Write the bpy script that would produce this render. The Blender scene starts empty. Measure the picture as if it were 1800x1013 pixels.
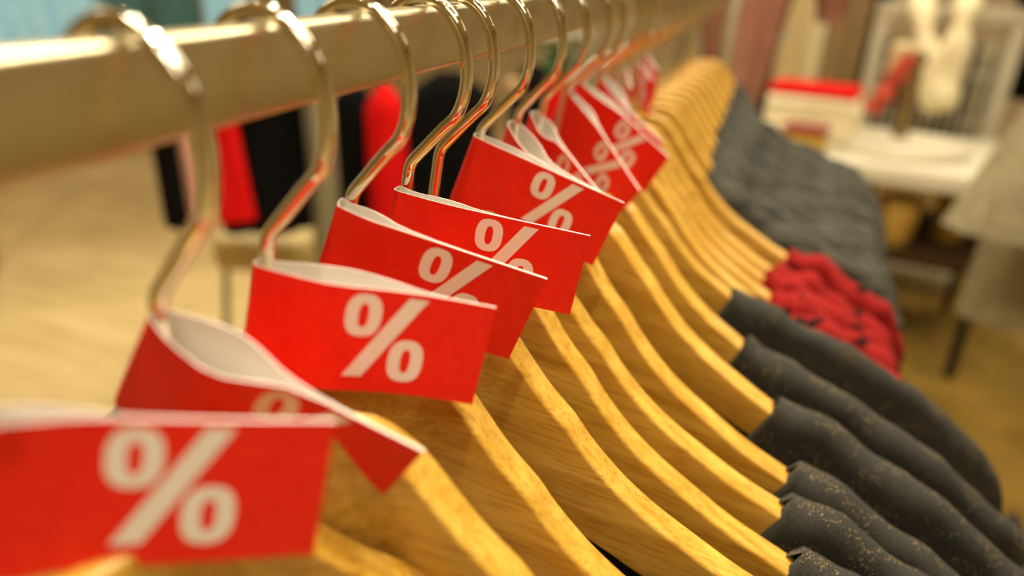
import bpy, bmesh, math, random
import numpy as np
from mathutils import Vector, Matrix

# ------------------------------------------------------------------ camera, world, lamps, exposure
scene = bpy.context.scene
C = scene.collection
RAIL_Z = 1.40                                   # top of the clothes rail above the floor (m)
F_PX, CAM_YAW, CAM_PITCH, CAM_ROLL = 1273.5, 0.3503, 0.4296, 0.0342
CAM_POS = Vector((0.1197, 0.0, RAIL_Z + 0.0160))

fwd = Vector((-math.sin(CAM_YAW), math.cos(CAM_YAW), 0)); right = Vector((math.cos(CAM_YAW), math.sin(CAM_YAW), 0)); up = Vector((0, 0, 1))
f2 = math.cos(CAM_PITCH) * fwd - math.sin(CAM_PITCH) * up
u2 = math.cos(CAM_PITCH) * up + math.sin(CAM_PITCH) * fwd
cr = math.cos(CAM_ROLL) * right + math.sin(CAM_ROLL) * u2
cu = math.cos(CAM_ROLL) * u2 - math.sin(CAM_ROLL) * right
cam = bpy.data.cameras.new('camera')
cam.sensor_width = 36.0
cam.lens = 36.0 * F_PX / 1800.0
cam.clip_start = 0.005
cam.clip_end = 50
cam.dof.use_dof = True
cam.dof.focus_distance = 0.262
cam.dof.aperture_fstop = 3.9
cam.dof.aperture_blades = 0
cam_ob = bpy.data.objects.new('camera', cam)
C.objects.link(cam_ob)
M = Matrix((cr, cu, -f2)).transposed().to_4x4()
M.translation = CAM_POS
cam_ob.matrix_world = M
scene.camera = cam_ob

world = bpy.data.worlds.new('shop_air'); scene.world = world
world.use_nodes = True
world.node_tree.nodes['Background'].inputs[0].default_value = (1.0, 0.86, 0.62, 1)
world.node_tree.nodes['Background'].inputs[1].default_value = 0.04

scene.view_settings.view_transform = 'Standard'
scene.view_settings.look = 'None'
scene.view_settings.gamma = 1.0
scene.view_settings.exposure = 0.32

def lamp(kind, loc, power, size, color=(1.0, 0.87, 0.66), target=None, angle=100, name='shop_lamp_light'):
    d = bpy.data.lights.new(name, kind); d.energy = power; d.color = color
    if kind == 'AREA':
        d.shape = 'RECTANGLE'; d.size = size[0]; d.size_y = size[1]
    else:
        d.shadow_soft_size = size
        if kind == 'SPOT':
            d.spot_size = math.radians(angle); d.spot_blend = 0.5
    o = bpy.data.objects.new(name, d); C.objects.link(o); o.location = loc
    t = Vector(target) if target else Vector((loc[0], loc[1], 0))
    o.rotation_euler = (t - Vector(loc)).to_track_quat('-Z', 'Y').to_euler()
    return o
CEIL = 2.95
# the shop's ceiling: large unseen fill areas added for brightness and a track of small spots above the rail
FILL_AREAS = [(0.9, -0.9, 9), (0.5, 2.0, 12), (-0.2, 4.2, 30), (1.6, 4.4, 18), (-2.8, 1.6, 14)]
for (x, y, e) in FILL_AREAS:
    lamp('AREA', (x, y, CEIL - 0.06), e, (1.15, 0.55), name='ceiling_fill_light')
SPOTS = [(0.32, -0.02, 46), (0.16, 0.42, 44), (0.50, 0.80, 34), (0.02, 1.05, 34), (0.42, 1.55, 26), (-0.42, 0.30, 14), (-0.50, 1.00, 16), (1.05, 0.45, 14), (0.75, -0.50, 10), (-0.10, -0.55, 8),
         (1.2, 2.7, 26), (0.4, 2.9, 18), (1.9, 2.2, 14), (-1.3, 1.3, 26), (-1.9, 2.0, 34), (-2.7, 1.2, 34), (-2.2, 2.9, 34), (-3.2, 2.4, 40), (0.5, 3.8, 24)]
for (x, y, e) in SPOTS:
    lamp('SPOT', (x, y, CEIL - 0.17), e, 0.02, angle=125, name='ceiling_spot_light')

# ------------------------------------------------------------------ helpers
def mm(p): return Vector((p[0] / 1000, p[1] / 1000, RAIL_Z + p[2] / 1000))
def at(px, py, dist):
    """a point of the shop in the direction of a picture point, dist metres from the camera"""
    d = f2 + ((px - 900) / F_PX) * cr - ((py - 506.5) / F_PX) * cu
    return CAM_POS + d.normalized() * dist
def obj(name, verts, faces, mats, parent=None, smooth=True, idx=None, angle=40):
    me = bpy.data.meshes.new(name); me.from_pydata([tuple(v) for v in verts], [], faces)
    for m in (mats if isinstance(mats, (list, tuple)) else [mats]): me.materials.append(m)
    if idx:
        for p, i in zip(me.polygons, idx): p.material_index = i
    if smooth:
        for p in me.polygons: p.use_smooth = True
        me.update(); me.set_sharp_from_angle(angle=math.radians(angle))
    o = bpy.data.objects.new(name, me); C.objects.link(o)
    if parent: o.parent = parent
    return o
def bm_obj(name, bm, mats, parent=None, smooth=True, angle=40):
    bmesh.ops.recalc_face_normals(bm, faces=bm.faces)
    me = bpy.data.meshes.new(name); bm.to_mesh(me); bm.free()
    for m in (mats if isinstance(mats, (list, tuple)) else [mats]): me.materials.append(m)
    if smooth:
        for p in me.polygons: p.use_smooth = True
        me.set_sharp_from_angle(angle=math.radians(angle))
    o = bpy.data.objects.new(name, me); C.objects.link(o)
    if parent: o.parent = parent
    return o
def tag(o, label=None, cat=None, group=None, kind=None):
    if label: o['label'] = label
    if cat: o['category'] = cat
    if group: o['group'] = group
    if kind: o['kind'] = kind
    return o
def thing(name, loc, label, cat, group=None, rot=(0, 0, 0)):
    o = bpy.data.objects.new(name, None); C.objects.link(o)
    o.empty_display_size = 0.02; o.location = loc; o.rotation_euler = rot
    return tag(o, label, cat, group)
def box(bm, c, s, bev=0.0, rotz=0.0, seg=2):
    r = bmesh.ops.create_cube(bm, size=1.0)
    m = Matrix.Translation(c) @ Matrix.Rotation(rotz, 4, 'Z') @ Matrix.Diagonal((s[0], s[1], s[2], 1))
    bmesh.ops.transform(bm, matrix=m, verts=r['verts'])
    if bev > 0:
        es = list({e for v in r['verts'] for e in v.link_edges})
        bmesh.ops.bevel(bm, geom=es, offset=bev, segments=seg, affect='EDGES', profile=0.5)
def tube(bm, path, rad, n=12, cap=True):
    """swept round bar along a list of points; rad may be a list"""
    P = [Vector(p) for p in path]; rings = []
    ref = None
    for i, p in enumerate(P):
        t = (P[min(i + 1, len(P) - 1)] - P[max(i - 1, 0)]).normalized()
        if ref is None:
            ref = t.orthogonal().normalized()
        ref = (ref - t * ref.dot(t)).normalized(); b = t.cross(ref)
        rr = rad[i] if isinstance(rad, (list, tuple)) else rad
        rings.append([bm.verts.new(p + rr * (math.cos(2 * math.pi * k / n) * ref + math.sin(2 * math.pi * k / n) * b)) for k in range(n)])
    for a, b in zip(rings[:-1], rings[1:]):
        for k in range(n): bm.faces.new((a[k], a[(k + 1) % n], b[(k + 1) % n], b[k]))
    if cap:
        bm.faces.new(list(reversed(rings[0]))); bm.faces.new(rings[-1])
def lathe(bm, prof, c, n=28):
    rings = [[bm.verts.new((c[0] + r * math.cos(2 * math.pi * k / n), c[1] + r * math.sin(2 * math.pi * k / n), c[2] + z)) for k in range(n)] for r, z in prof]
    for a, b in zip(rings[:-1], rings[1:]):
        for k in range(n): bm.faces.new((a[k], a[(k + 1) % n], b[(k + 1) % n], b[k]))
    bm.faces.new(list(reversed(rings[0]))); bm.faces.new(rings[-1])
def catmull(P, sub=6, closed=False):
    P = [np.array(p, float) for p in P]; out = []
    n = len(P)
    for i in range(n - 1):
        p0 = P[max(i - 1, 0)]; p1 = P[i]; p2 = P[i + 1]; p3 = P[min(i + 2, n - 1)]
        for k in range(sub):
            t = k / sub
            out.append(0.5 * ((2 * p1) + (-p0 + p2) * t + (2 * p0 - 5 * p1 + 4 * p2 - p3) * t * t + (-p0 + 3 * p1 - 3 * p2 + p3) * t ** 3))
    out.append(P[-1]); return out
def chaikin(P, it=2):
    P = [np.array(p, float) for p in P]
    for _ in range(it):
        Q = [P[0]]
        for a, b in zip(P[:-1], P[1:]): Q += [0.75 * a + 0.25 * b, 0.25 * a + 0.75 * b]
        P = Q + [P[-1]]
    return P

# ------------------------------------------------------------------ materials
def mat(name, base, rough=0.6, metal=0.0, spec=0.5, sheen=0.0):
    m = bpy.data.materials.new(name); m.use_nodes = True
    b = m.node_tree.nodes['Principled BSDF']
    b.inputs['Base Color'].default_value = (*base, 1); b.inputs['Roughness'].default_value = rough; b.inputs['Metallic'].default_value = metal
    b.inputs['Specular IOR Level'].default_value = spec; b.inputs['Sheen Weight'].default_value = sheen
    return m
def nodes(m): return m.node_tree.nodes, m.node_tree.links, m.node_tree.nodes['Principled BSDF']
def noise_mix(m, c1, c2, scale=(1, 1, 1), nscale=10, detail=4, lo=0.35, hi=0.65, bump=0.0, dist=0.001, coord='Object', rough=0.55):
    N, L, b = nodes(m)
    tc = N.new('ShaderNodeTexCoord'); mp = N.new('ShaderNodeMapping'); mp.inputs['Scale'].default_value = scale
    nz = N.new('ShaderNodeTexNoise'); nz.inputs['Scale'].default_value = nscale; nz.inputs['Detail'].default_value = detail; nz.inputs['Roughness'].default_value = rough
    rp = N.new('ShaderNodeValToRGB'); rp.color_ramp.elements[0].position = lo; rp.color_ramp.elements[1].position = hi
    rp.color_ramp.elements[0].color = (*c1, 1); rp.color_ramp.elements[1].color = (*c2, 1)
    L.new(tc.outputs[coord], mp.inputs[0]); L.new(mp.outputs[0], nz.inputs[0]); L.new(nz.outputs[0], rp.inputs[0]); L.new(rp.outputs[0], b.inputs['Base Color'])
    if bump:
        bp = N.new('ShaderNodeBump'); bp.inputs['Strength'].default_value = bump; bp.inputs['Distance'].default_value = dist
        L.new(nz.outputs[0], bp.inputs['Height']); L.new(bp.outputs[0], b.inputs['Normal'])
    return rp, nz, mp, tc

def cloth(name, c1, c2, knit=0.0):
    m = mat(name, c1, 0.9, 0, 0.1, 0.0)
    noise_mix(m, c1, c2, (1, 1, 0.6), 60, 5, 0.3, 0.7, 0.4, 0.002)
    return m

# varnished honey wood with fine grain along the arm
wood = mat('honey_varnished_wood', (0.6, 0.33, 0.08), 0.30)
rp, nz, mp, tc = noise_mix(wood, (0.42, 0.205, 0.010), (0.70, 0.435, 0.080), (6, 90, 90), 1.6, 6, 0.25, 0.75)
N, L, b = nodes(wood)
n2 = N.new('ShaderNodeTexNoise'); n2.inputs['Scale'].default_value = 1; n2.inputs['Detail'].default_value = 3
mp2 = N.new('ShaderNodeMapping'); mp2.inputs['Scale'].default_value = (60, 700, 700)
oi = N.new('ShaderNodeObjectInfo'); vadd = N.new('ShaderNodeVectorMath'); vadd.operation = 'ADD'
vs = N.new('ShaderNodeVectorMath'); vs.operation = 'SCALE'; vs.inputs[3].default_value = 0.7
L.new(oi.outputs['Location'], vs.inputs[0]); L.new(tc.outputs['Object'], vadd.inputs[0]); L.new(vs.outputs[0], vadd.inputs[1])
L.new(vadd.outputs[0], mp.inputs[0]); L.new(vadd.outputs[0], mp2.inputs[0]); L.new(mp2.outputs[0], n2.inputs[0])
mx = N.new('ShaderNodeMix'); mx.data_type = 'RGBA'; mx.blend_type = 'MULTIPLY'; mx.inputs[0].default_value = 0.55
r2 = N.new('ShaderNodeValToRGB'); r2.color_ramp.elements[0].position = 0.36; r2.color_ramp.elements[1].position = 0.5
r2.color_ramp.elements[0].color = (0.62, 0.5, 0.38, 1); r2.color_ramp.elements[1].color = (1, 1, 1, 1)
L.new(n2.outputs[0], r2.inputs[0]); L.new(rp.outputs[0], mx.inputs[6]); L.new(r2.outputs[0], mx.inputs[7]); L.new(mx.outputs[2], b.inputs['Base Color'])
b.inputs['Coat Weight'].default_value = 0.6; b.inputs['Coat Roughness'].default_value = 0.3

chrome = mat('polished_steel', (0.88, 0.84, 0.68), 0.05, 1.0)
rail_metal = mat('satin_rail_steel', (0.66, 0.6, 0.4), 0.33, 1.0)
noise_mix(rail_metal, (0.60, 0.54, 0.34), (0.72, 0.66, 0.44), (8, 1.2, 8), 6, 4, 0.3, 0.7)
red_paper = mat('red_printed_paper', (0.78, 0.012, 0.006), 0.55, 0, 0.35)
noise_mix(red_paper, (0.78, 0.014, 0.003), (0.86, 0.020, 0.005), (1, 1, 1), 300, 3, 0.3, 0.7, 0.08, 0.0003)
white_paper = mat('white_paper', (0.86, 0.80, 0.74), 0.7)
print_white = mat('white_print', (0.86, 0.79, 0.70), 0.6)

def fleck_cloth(name, c1, c2, gold=True):
    m = mat(name, c1, 0.8, 0, 0.25, 0.0)
    rp, nz, mp, tc = noise_mix(m, c1, c2, (1, 1, 1), 900, 2, 0.25, 0.8, 0.5, 0.0006)
    if gold:
        N, L, b = nodes(m)
        vo = N.new('ShaderNodeTexVoronoi'); vo.inputs['Scale'].default_value = 900
        wn = N.new('ShaderNodeTexNoise'); wn.inputs['Scale'].default_value = 90; wn.inputs['Detail'].default_value = 2
        L.new(tc.outputs['Object'], vo.inputs['Vector']); L.new(tc.outputs['Object'], wn.inputs[0])
        lt = N.new('ShaderNodeMath'); lt.operation = 'LESS_THAN'; lt.inputs[1].default_value = 0.18; L.new(vo.outputs['Distance'], lt.inputs[0])
        gt = N.new('ShaderNodeMath'); gt.operation = 'GREATER_THAN'; gt.inputs[1].default_value = 0.52; L.new(wn.outputs[0], gt.inputs[0])
        mu = N.new('ShaderNodeMath'); mu.operation = 'MULTIPLY'; L.new(lt.outputs[0], mu.inputs[0]); L.new(gt.outputs[0], mu.inputs[1])
        mx = N.new('ShaderNodeMix'); mx.data_type = 'RGBA'; L.new(mu.outputs[0], mx.inputs[0]); L.new(rp.outputs[0], mx.inputs[6]); mx.inputs[7].default_value = (0.75, 0.52, 0.18, 1)
        L.new(mx.outputs[2], b.inputs['Base Color'])
        m2 = N.new('ShaderNodeMath'); m2.operation = 'MULTIPLY'; m2.inputs[1].default_value = 0.6; L.new(mu.outputs[0], m2.inputs[0]); L.new(m2.outputs[0], b.inputs['Metallic'])
    return m
charcoal = fleck_cloth('charcoal_gold_fleck_knit', (0.016, 0.0155, 0.012), (0.040, 0.039, 0.030))
rib_grey = mat('charcoal_rib_knit', (0.07, 0.07, 0.062), 0.9, 0, 0.15, 0.0)
noise_mix(rib_grey, (0.024, 0.024, 0.019), (0.082, 0.080, 0.064), (12, 30, 60), 2.2, 3, 0.3, 0.7, 0.9, 0.006)
red_knit = mat('red_black_knit', (0.5, 0.02, 0.02), 0.85, 0, 0.15, 0.0)
rp, nz, mp, tc = noise_mix(red_knit, (0.008, 0.003, 0.003), (0.30, 0.012, 0.011), (50, 26, 40), 1.0, 2, 0.40, 0.45)
N, L, b = nodes(red_knit)
wv = N.new('ShaderNodeTexWave'); wv.inputs['Scale'].default_value = 160; wv.inputs['Distortion'].default_value = 1.5; wv.bands_direction = 'X'
bp = N.new('ShaderNodeBump'); bp.inputs['Strength'].default_value = 0.7; bp.inputs['Distance'].default_value = 0.0015
L.new(tc.outputs['Object'], wv.inputs[0]); L.new(wv.outputs[0], bp.inputs['Height']); L.new(bp.outputs[0], b.inputs['Normal'])

black_cloth = cloth('black_cloth', (0.0015, 0.0015, 0.0015), (0.004, 0.0035, 0.003))
red_cloth = cloth('red_cloth', (0.48, 0.003, 0.003), (0.60, 0.006, 0.005))
pink_cloth = cloth('dusty_pink_cloth', (0.42, 0.22, 0.15), (0.55, 0.30, 0.21))
mauve_cloth = cloth('mauve_cloth', (0.22, 0.095, 0.060), (0.30, 0.135, 0.088))
cream_cloth = cloth('cream_cloth', (0.62, 0.50, 0.26), (0.78, 0.66, 0.38))
ivory_cloth = cloth('ivory_cloth', (0.74, 0.64, 0.38), (0.88, 0.80, 0.55))
taupe_cloth = cloth('taupe_cloth', (0.30, 0.20, 0.09), (0.40, 0.28, 0.14))
slate_cloth = cloth('slate_grey_cloth', (0.045, 0.045, 0.032), (0.10, 0.096, 0.07))
olive_grey = cloth('pale_olive_grey_cloth', (0.24, 0.21, 0.12), (0.36, 0.32, 0.20))
blue_cloth = cloth('pale_blue_cloth', (0.26, 0.62, 1.0), (0.46, 0.80, 1.0))
teal_cloth = cloth('dark_teal_cloth', (0.05, 0.13, 0.14), (0.08, 0.18, 0.19))
tan_leather = mat('tan_leather', (0.50, 0.38, 0.14), 0.5)
noise_mix(tan_leather, (0.46, 0.34, 0.12), (0.56, 0.43, 0.17), (1, 1, 1), 40, 4, 0.3, 0.7, 0.1, 0.001)
ochre_floor_shade = mat('ochre_floor_shade', (0.3, 0.18, 0.02), 0.95)  # shaded right floor, put into a darker ochre colour
noise_mix(ochre_floor_shade, (0.14, 0.08, 0.007), (0.27, 0.165, 0.016), (1, 1, 1), 5, 6, 0.3, 0.7, 0.3, 0.004)
black_metal = mat('black_powder_coated_steel', (0.012, 0.012, 0.012), 0.45, 0.3)
grey_metal = mat('grey_green_steel', (0.24, 0.22, 0.13), 0.5, 0.4)
white_lacquer = mat('white_lacquer', (0.72, 0.68, 0.52), 0.35)
noise_mix(white_lacquer, (0.60, 0.56, 0.42), (0.65, 0.61, 0.46), (1, 1, 1), 20, 3)
brown_wood = mat('brown_turned_wood', (0.17, 0.11, 0.03), 0.5)
noise_mix(brown_wood, (0.13, 0.085, 0.02), (0.22, 0.145, 0.045), (20, 20, 2), 4, 4)
gold_card = mat('gold_card', (0.55, 0.34, 0.03), 0.45, 0.2)
noise_mix(gold_card, (0.50, 0.31, 0.025), (0.60, 0.38, 0.04), (1, 1, 1), 30, 3)
wicker = mat('golden_wicker', (0.5, 0.3, 0.05), 0.6)
noise_mix(wicker, (0.30, 0.16, 0.015), (0.66, 0.42, 0.08), (10, 10, 60), 3, 3, 0.35, 0.65, 0.6, 0.004)
maroon_card = mat('dark_red_card', (0.22, 0.015, 0.008), 0.5)
plant_green = mat('dark_green_leaf', (0.02, 0.09, 0.01), 0.5)
noise_mix(plant_green, (0.012, 0.06, 0.006), (0.035, 0.13, 0.018), (1, 1, 1), 30, 3)
terracotta = mat('terracotta', (0.40, 0.17, 0.07), 0.8)

wall_paint = mat('warm_cream_plaster', (0.66, 0.56, 0.36), 0.85)
noise_mix(wall_paint, (0.50, 0.41, 0.24), (0.57, 0.47, 0.29), (1, 1, 1), 3, 5, 0.3, 0.7, 0.1, 0.002)
ceil_paint = mat('ceiling_plaster', (0.66, 0.58, 0.42), 0.9)
noise_mix(ceil_paint, (0.68, 0.61, 0.45), (0.73, 0.66, 0.49), (1, 1, 1), 3, 4)
floor_mat = mat('pale_oak_planks', (0.5, 0.36, 0.15), 0.38)
rp, nz, mp, tc = noise_mix(floor_mat, (0.56, 0.41, 0.18), (0.72, 0.56, 0.28), (1.2, 9, 1), 2.2, 6, 0.3, 0.7)
N, L, b = nodes(floor_mat)
br = N.new('ShaderNodeTexBrick'); br.inputs['Scale'].default_value = 1.0; br.inputs['Brick Width'].default_value = 1.4; br.inputs['Row Height'].default_value = 0.14; br.inputs['Mortar Size'].default_value = 0.003
br.inputs['Color1'].default_value = (1, 1, 1, 1); br.inputs['Color2'].default_value = (0.84, 0.82, 0.78, 1); br.inputs['Mortar'].default_value = (0.35, 0.3, 0.22, 1)
L.new(tc.outputs['Object'], br.inputs[0])
mx = N.new('ShaderNodeMix'); mx.data_type = 'RGBA'; mx.blend_type = 'MULTIPLY'; mx.inputs[0].default_value = 0.8
L.new(rp.outputs[0], mx.inputs[6]); L.new(br.outputs[0], mx.inputs[7]); L.new(mx.outputs[2], b.inputs['Base Color'])
emit = mat('lamp_diffuser', (1, 0.9, 0.7), 0.5); eb = emit.node_tree.nodes['Principled BSDF']
eb.inputs['Emission Color'].default_value = (1.0, 0.86, 0.62, 1); eb.inputs['Emission Strength'].default_value = 6.0

# ------------------------------------------------------------------ the room
X0, X1, Y0, Y1 = -4.6, 3.2, -2.6, 6.4
def slab(name, c, s, m):
    bm = bmesh.new(); box(bm, (0, 0, 0), s); o = bm_obj(name, bm, m, None, False); o.location = c
    return tag(o, kind='structure')
slab('floor', ((X0 + X1) / 2, (Y0 + Y1) / 2, -0.05), (X1 - X0 + .4, Y1 - Y0 + .4, 0.1), floor_mat)
slab('ceiling', ((X0 + X1) / 2, (Y0 + Y1) / 2, CEIL + 0.05), (X1 - X0 + .4, Y1 - Y0 + .4, 0.1), ceil_paint)
slab('wall_left', (X0 - 0.05, (Y0 + Y1) / 2, CEIL / 2), (0.1, Y1 - Y0, CEIL), wall_paint)
slab('wall_right', (X1 + 0.05, (Y0 + Y1) / 2, CEIL / 2), (0.1, Y1 - Y0, CEIL), wall_paint)
slab('wall_back', ((X0 + X1) / 2, Y1 + 0.05, CEIL / 2), (X1 - X0, 0.1, CEIL), wall_paint)
slab('wall_front', ((X0 + X1) / 2, Y0 - 0.05, CEIL / 2), (X1 - X0, 0.1, CEIL), wall_paint)

# ------------------------------------------------------------------ the clothes rail in front
bm = bmesh.new()
RW, RH = 0.0100, 0.0207
box(bm, (0, 0.35, RAIL_Z - RH / 2), (RW, 2.10, RH), 0.0022, 0, 3)
t = thing('clothes_rail', (0, 0, 0), 'long flat steel clothes rail carrying the row of wooden hangers', 'clothes rail')
bm_obj('rail_bar', bm, rail_metal, t, True, 50)
for y in (-0.68, 1.38):
    bm = bmesh.new(); box(bm, (0, y, (RAIL_Z - RH) / 2), (0.025, 0.025, RAIL_Z - RH), 0.003); bm_obj('upright', bm, rail_metal, t)
    bm = bmesh.new(); box(bm, (0, y, 0.015), (0.5, 0.04, 0.03), 0.004); bm_obj('foot', bm, rail_metal, t)

# ------------------------------------------------------------------ hangers
BZ = -21.7                                     # hook centre below the rail top (mm); origin of every hanger
TOP = [(-205, -305), (-185, -282), (-160, -252), (-130, -218), (-108, -198), (-88, -181), (-60, -157), (-38, -138), (-20, -122), (-11, -110), (-4, -97), (3, -91), (12, -87.5), (22, -86), (30, -87),
       (38, -90), (45, -97), (53, -105), (63, -115.5), (70, -122), (79, -129), (87, -137), (98, -146), (107, -152), (118, -158), (133, -164.5), (153, -172.5), (173, -178), (190, -182), (210, -186), (222, -191)]
BOT = [(-205, -327), (-185, -306), (-160, -279), (-130, -248), (-108, -231), (-88, -217), (-60, -197), (-38, -181), (-20, -167), (-11, -158), (-4, -148), (3, -138), (12, -132), (22, -129), (30, -130),
       (38, -133), (45, -138), (53, -145), (63, -154), (70, -160), (79, -167), (87, -173), (98, -177), (107, -180), (118, -184), (133, -188), (153, -193), (173, -196), (190, -198.5), (210, -201), (222, -203)]
HT = 6.2                                       # half thickness of the wood
def bow(x):
    """how far the arm bows away from the hook's plane (mm)"""
    u = min(max((x - 8) / 44, 0), 1)
    return 30 * u * u * (3 - 2 * u) + max(0, x - 52) * 0.04
def loft_arm(dz=0.0, flat=False):
    top = [(x, min(z, -103.5 - (x - 38) * 0.25) if flat and 0 < x < 56 else z) for x, z in TOP]
    tp = catmull(top, 3); bt = catmull(BOT, 3); r = 1.9; V = []; Fc = []; n = 0
    for a, b in zip(tp, bt):
        x = a[0]; zt = a[1] - BZ + dz; zb = np.interp(x, [q[0] for q in bt], [q[1] for q in bt]) - BZ + dz; c = bow(x); ring = []
        for cx, cz, a0 in ((HT - r, zt - r, 0), (-HT + r, zt - r, 90), (-HT + r, zb + r, 180), (HT - r, zb + r, 270)):
            for k in range(5):
                an = math.radians(a0 + 90 * k / 4); ring.append((x / 1000, (c + cx + r * math.cos(an)) / 1000, (cz + r * math.sin(an)) / 1000))
        n = len(ring); V += ring
    m = len(V) // n
    for i in range(m - 1):
        for k in range(n): Fc.append((i * n + k, (i + 1) * n + k, (i + 1) * n + (k + 1) % n, i * n + (k + 1) % n))
    Fc.append(tuple(range(n))); Fc.append(tuple((m - 1) * n + k for k in reversed(range(n))))
    return V, Fc
def hook_path(dz=0.0):
    P = []
    for a in (172, 160, 145, 130, 115, 100, 90, 78, 65, 52, 38, 25, 12, 0, -14, -28):
        rz = 24.7 if a >= 0 else 22.0
        P.append((18.3 * math.cos(math.radians(a)), 0, rz * math.sin(math.radians(a))))
    P += [(13.0, 0, -14.6), (9.4, 0, -19.6), (5.8, 0, -24.8), (2.6, 0, -29.4), (1.4, 0, -31.7), (0.9, 0, -34.4), (0.8, 0, -38.5 + dz * .5), (0.8, 0, -74 + dz)]
    return [Vector(p) / 1000 for p in catmull(P, 4)]
def hook_bm(dz=0.0):
    bm = bmesh.new(); p = hook_path(dz); n = len(p)
    rad = [0.00213] * n; rad[0] = 0.0013; rad[1] = 0.0019
    tube(bm, p, rad, 16); return bm
# variant: 0 plain, 1 longer stem (far hangers), 2 low neck, 3 slightly longer stem
PROTO = {}
for var, dz, flat in ((0, 0.0, False), (1, -10.0, False), (2, 0.0, True), (3, -3.0, False)):
    V_, F_ = loft_arm(dz, flat)
    PROTO[var] = (obj('shoulder_bar', V_, F_, wood, None, True, None, 50), bm_obj('hook', hook_bm(dz), chrome))
ORD = ['nearest', 'second', 'third', 'fourth', 'fifth', 'sixth', 'seventh', 'eighth', 'ninth', 'tenth', 'eleventh', 'twelfth', 'thirteenth', 'fourteenth', 'fifteenth', 'sixteenth', 'seventeenth', 'eighteenth', 'nineteenth', 'twentieth']
# y of the hanger (mm), yaw, clockwise tilt (radians), low variant, tag number or None, garment kind, where the garment starts
HANGERS = [
    (53.0, 0.60, 0.00, 3, 1, 'charcoal', 178), (106.2, -0.008, 0.06, 0, 2, 'charcoal', 176), (146.2, -0.013, 0.13, 0, 3, 'charcoal', 180), (187.0, -0.015, 0.128, 0, 4, 'charcoal', 178),
    (227.7, -0.064, 0.172, 0, 5, 'charcoal', 184), (251.4, -0.038, 0.157, 2, None, 'charcoal', 176), (292.7, -0.129, 0.165, 0, 6, 'charcoal', 178), (337.6, -0.17, 0.135, 2, 7, 'charcoal', 160),
    (378.4, -0.15, 0.140, 2, 8, 'charcoal', 139), (420.2, 0.039, 0.150, 2, 9, 'charcoal', 131), (458.3, -0.09, 0.17, 2, 10, 'red', 174), (505.0, -0.06, 0.17, 1, 11, 'red', 162),
    (530.0, -0.05, 0.17, 1, None, 'red', 156), (556.0, -0.05, 0.17, 1, None, 'red', 163), (596.0, -0.05, 0.15, 1, 12, 'red', 168), (640.0, -0.04, 0.14, 1, 13, 'ribbed', 82),
    (676.0, -0.04, 0.14, 1, 14, 'ribbed', 78), (712.0, -0.04, 0.14, 1, None, 'ribbed', 76), (746.0, -0.04, 0.14, 1, None, 'ribbed', 72), (782.0, -0.04, 0.14, 1, None, 'ribbed', 72),
    (822.0, -0.04, 0.13, 1, None, 'ribbed', 70), (864.0, -0.04, 0.13, 1, None, 'ribbed', 68), (906.0, -0.03, 0.12, 1, None, 'ribbed', 66), (950.0, -0.03, 0.12, 1, None, 'ribbed', 64), (996.0, -0.03, 0.12, 1, None, 'ribbed', 62),
]
ROOTS = []
for i, (y, yaw, ti, low, tg, kind, xs) in enumerate(HANGERS):
    if tg: lab = f'honey wood hanger under the {ORD[tg - 1]} red percent tag from the front'
    elif i == 5: lab = 'untagged wooden hanger between the ones under the fifth and sixth red tags'
    elif i == 12: lab = 'nearer of two untagged wooden hangers among the red and black knits'
    elif i == 13: lab = 'farther of two untagged wooden hangers among the red and black knits'
    else: lab = f'untagged wooden hanger at the blurred far end, {ORD[24 - i] if i < 24 else "last"} {"from the end" if i < 24 else "of the row"}'.replace('nearest', 'first')
    t = thing('clothes_hanger', (0, y / 1000, RAIL_Z + BZ / 1000), lab, 'clothes hanger', 'wooden hangers on the rail', (0, ti, yaw))
    for src in PROTO[low]:
        c = src.copy(); C.objects.link(c); c.parent = t
    ROOTS.append(t)
for pair in PROTO.values():
    for o in pair: bpy.data.objects.remove(o)

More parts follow.
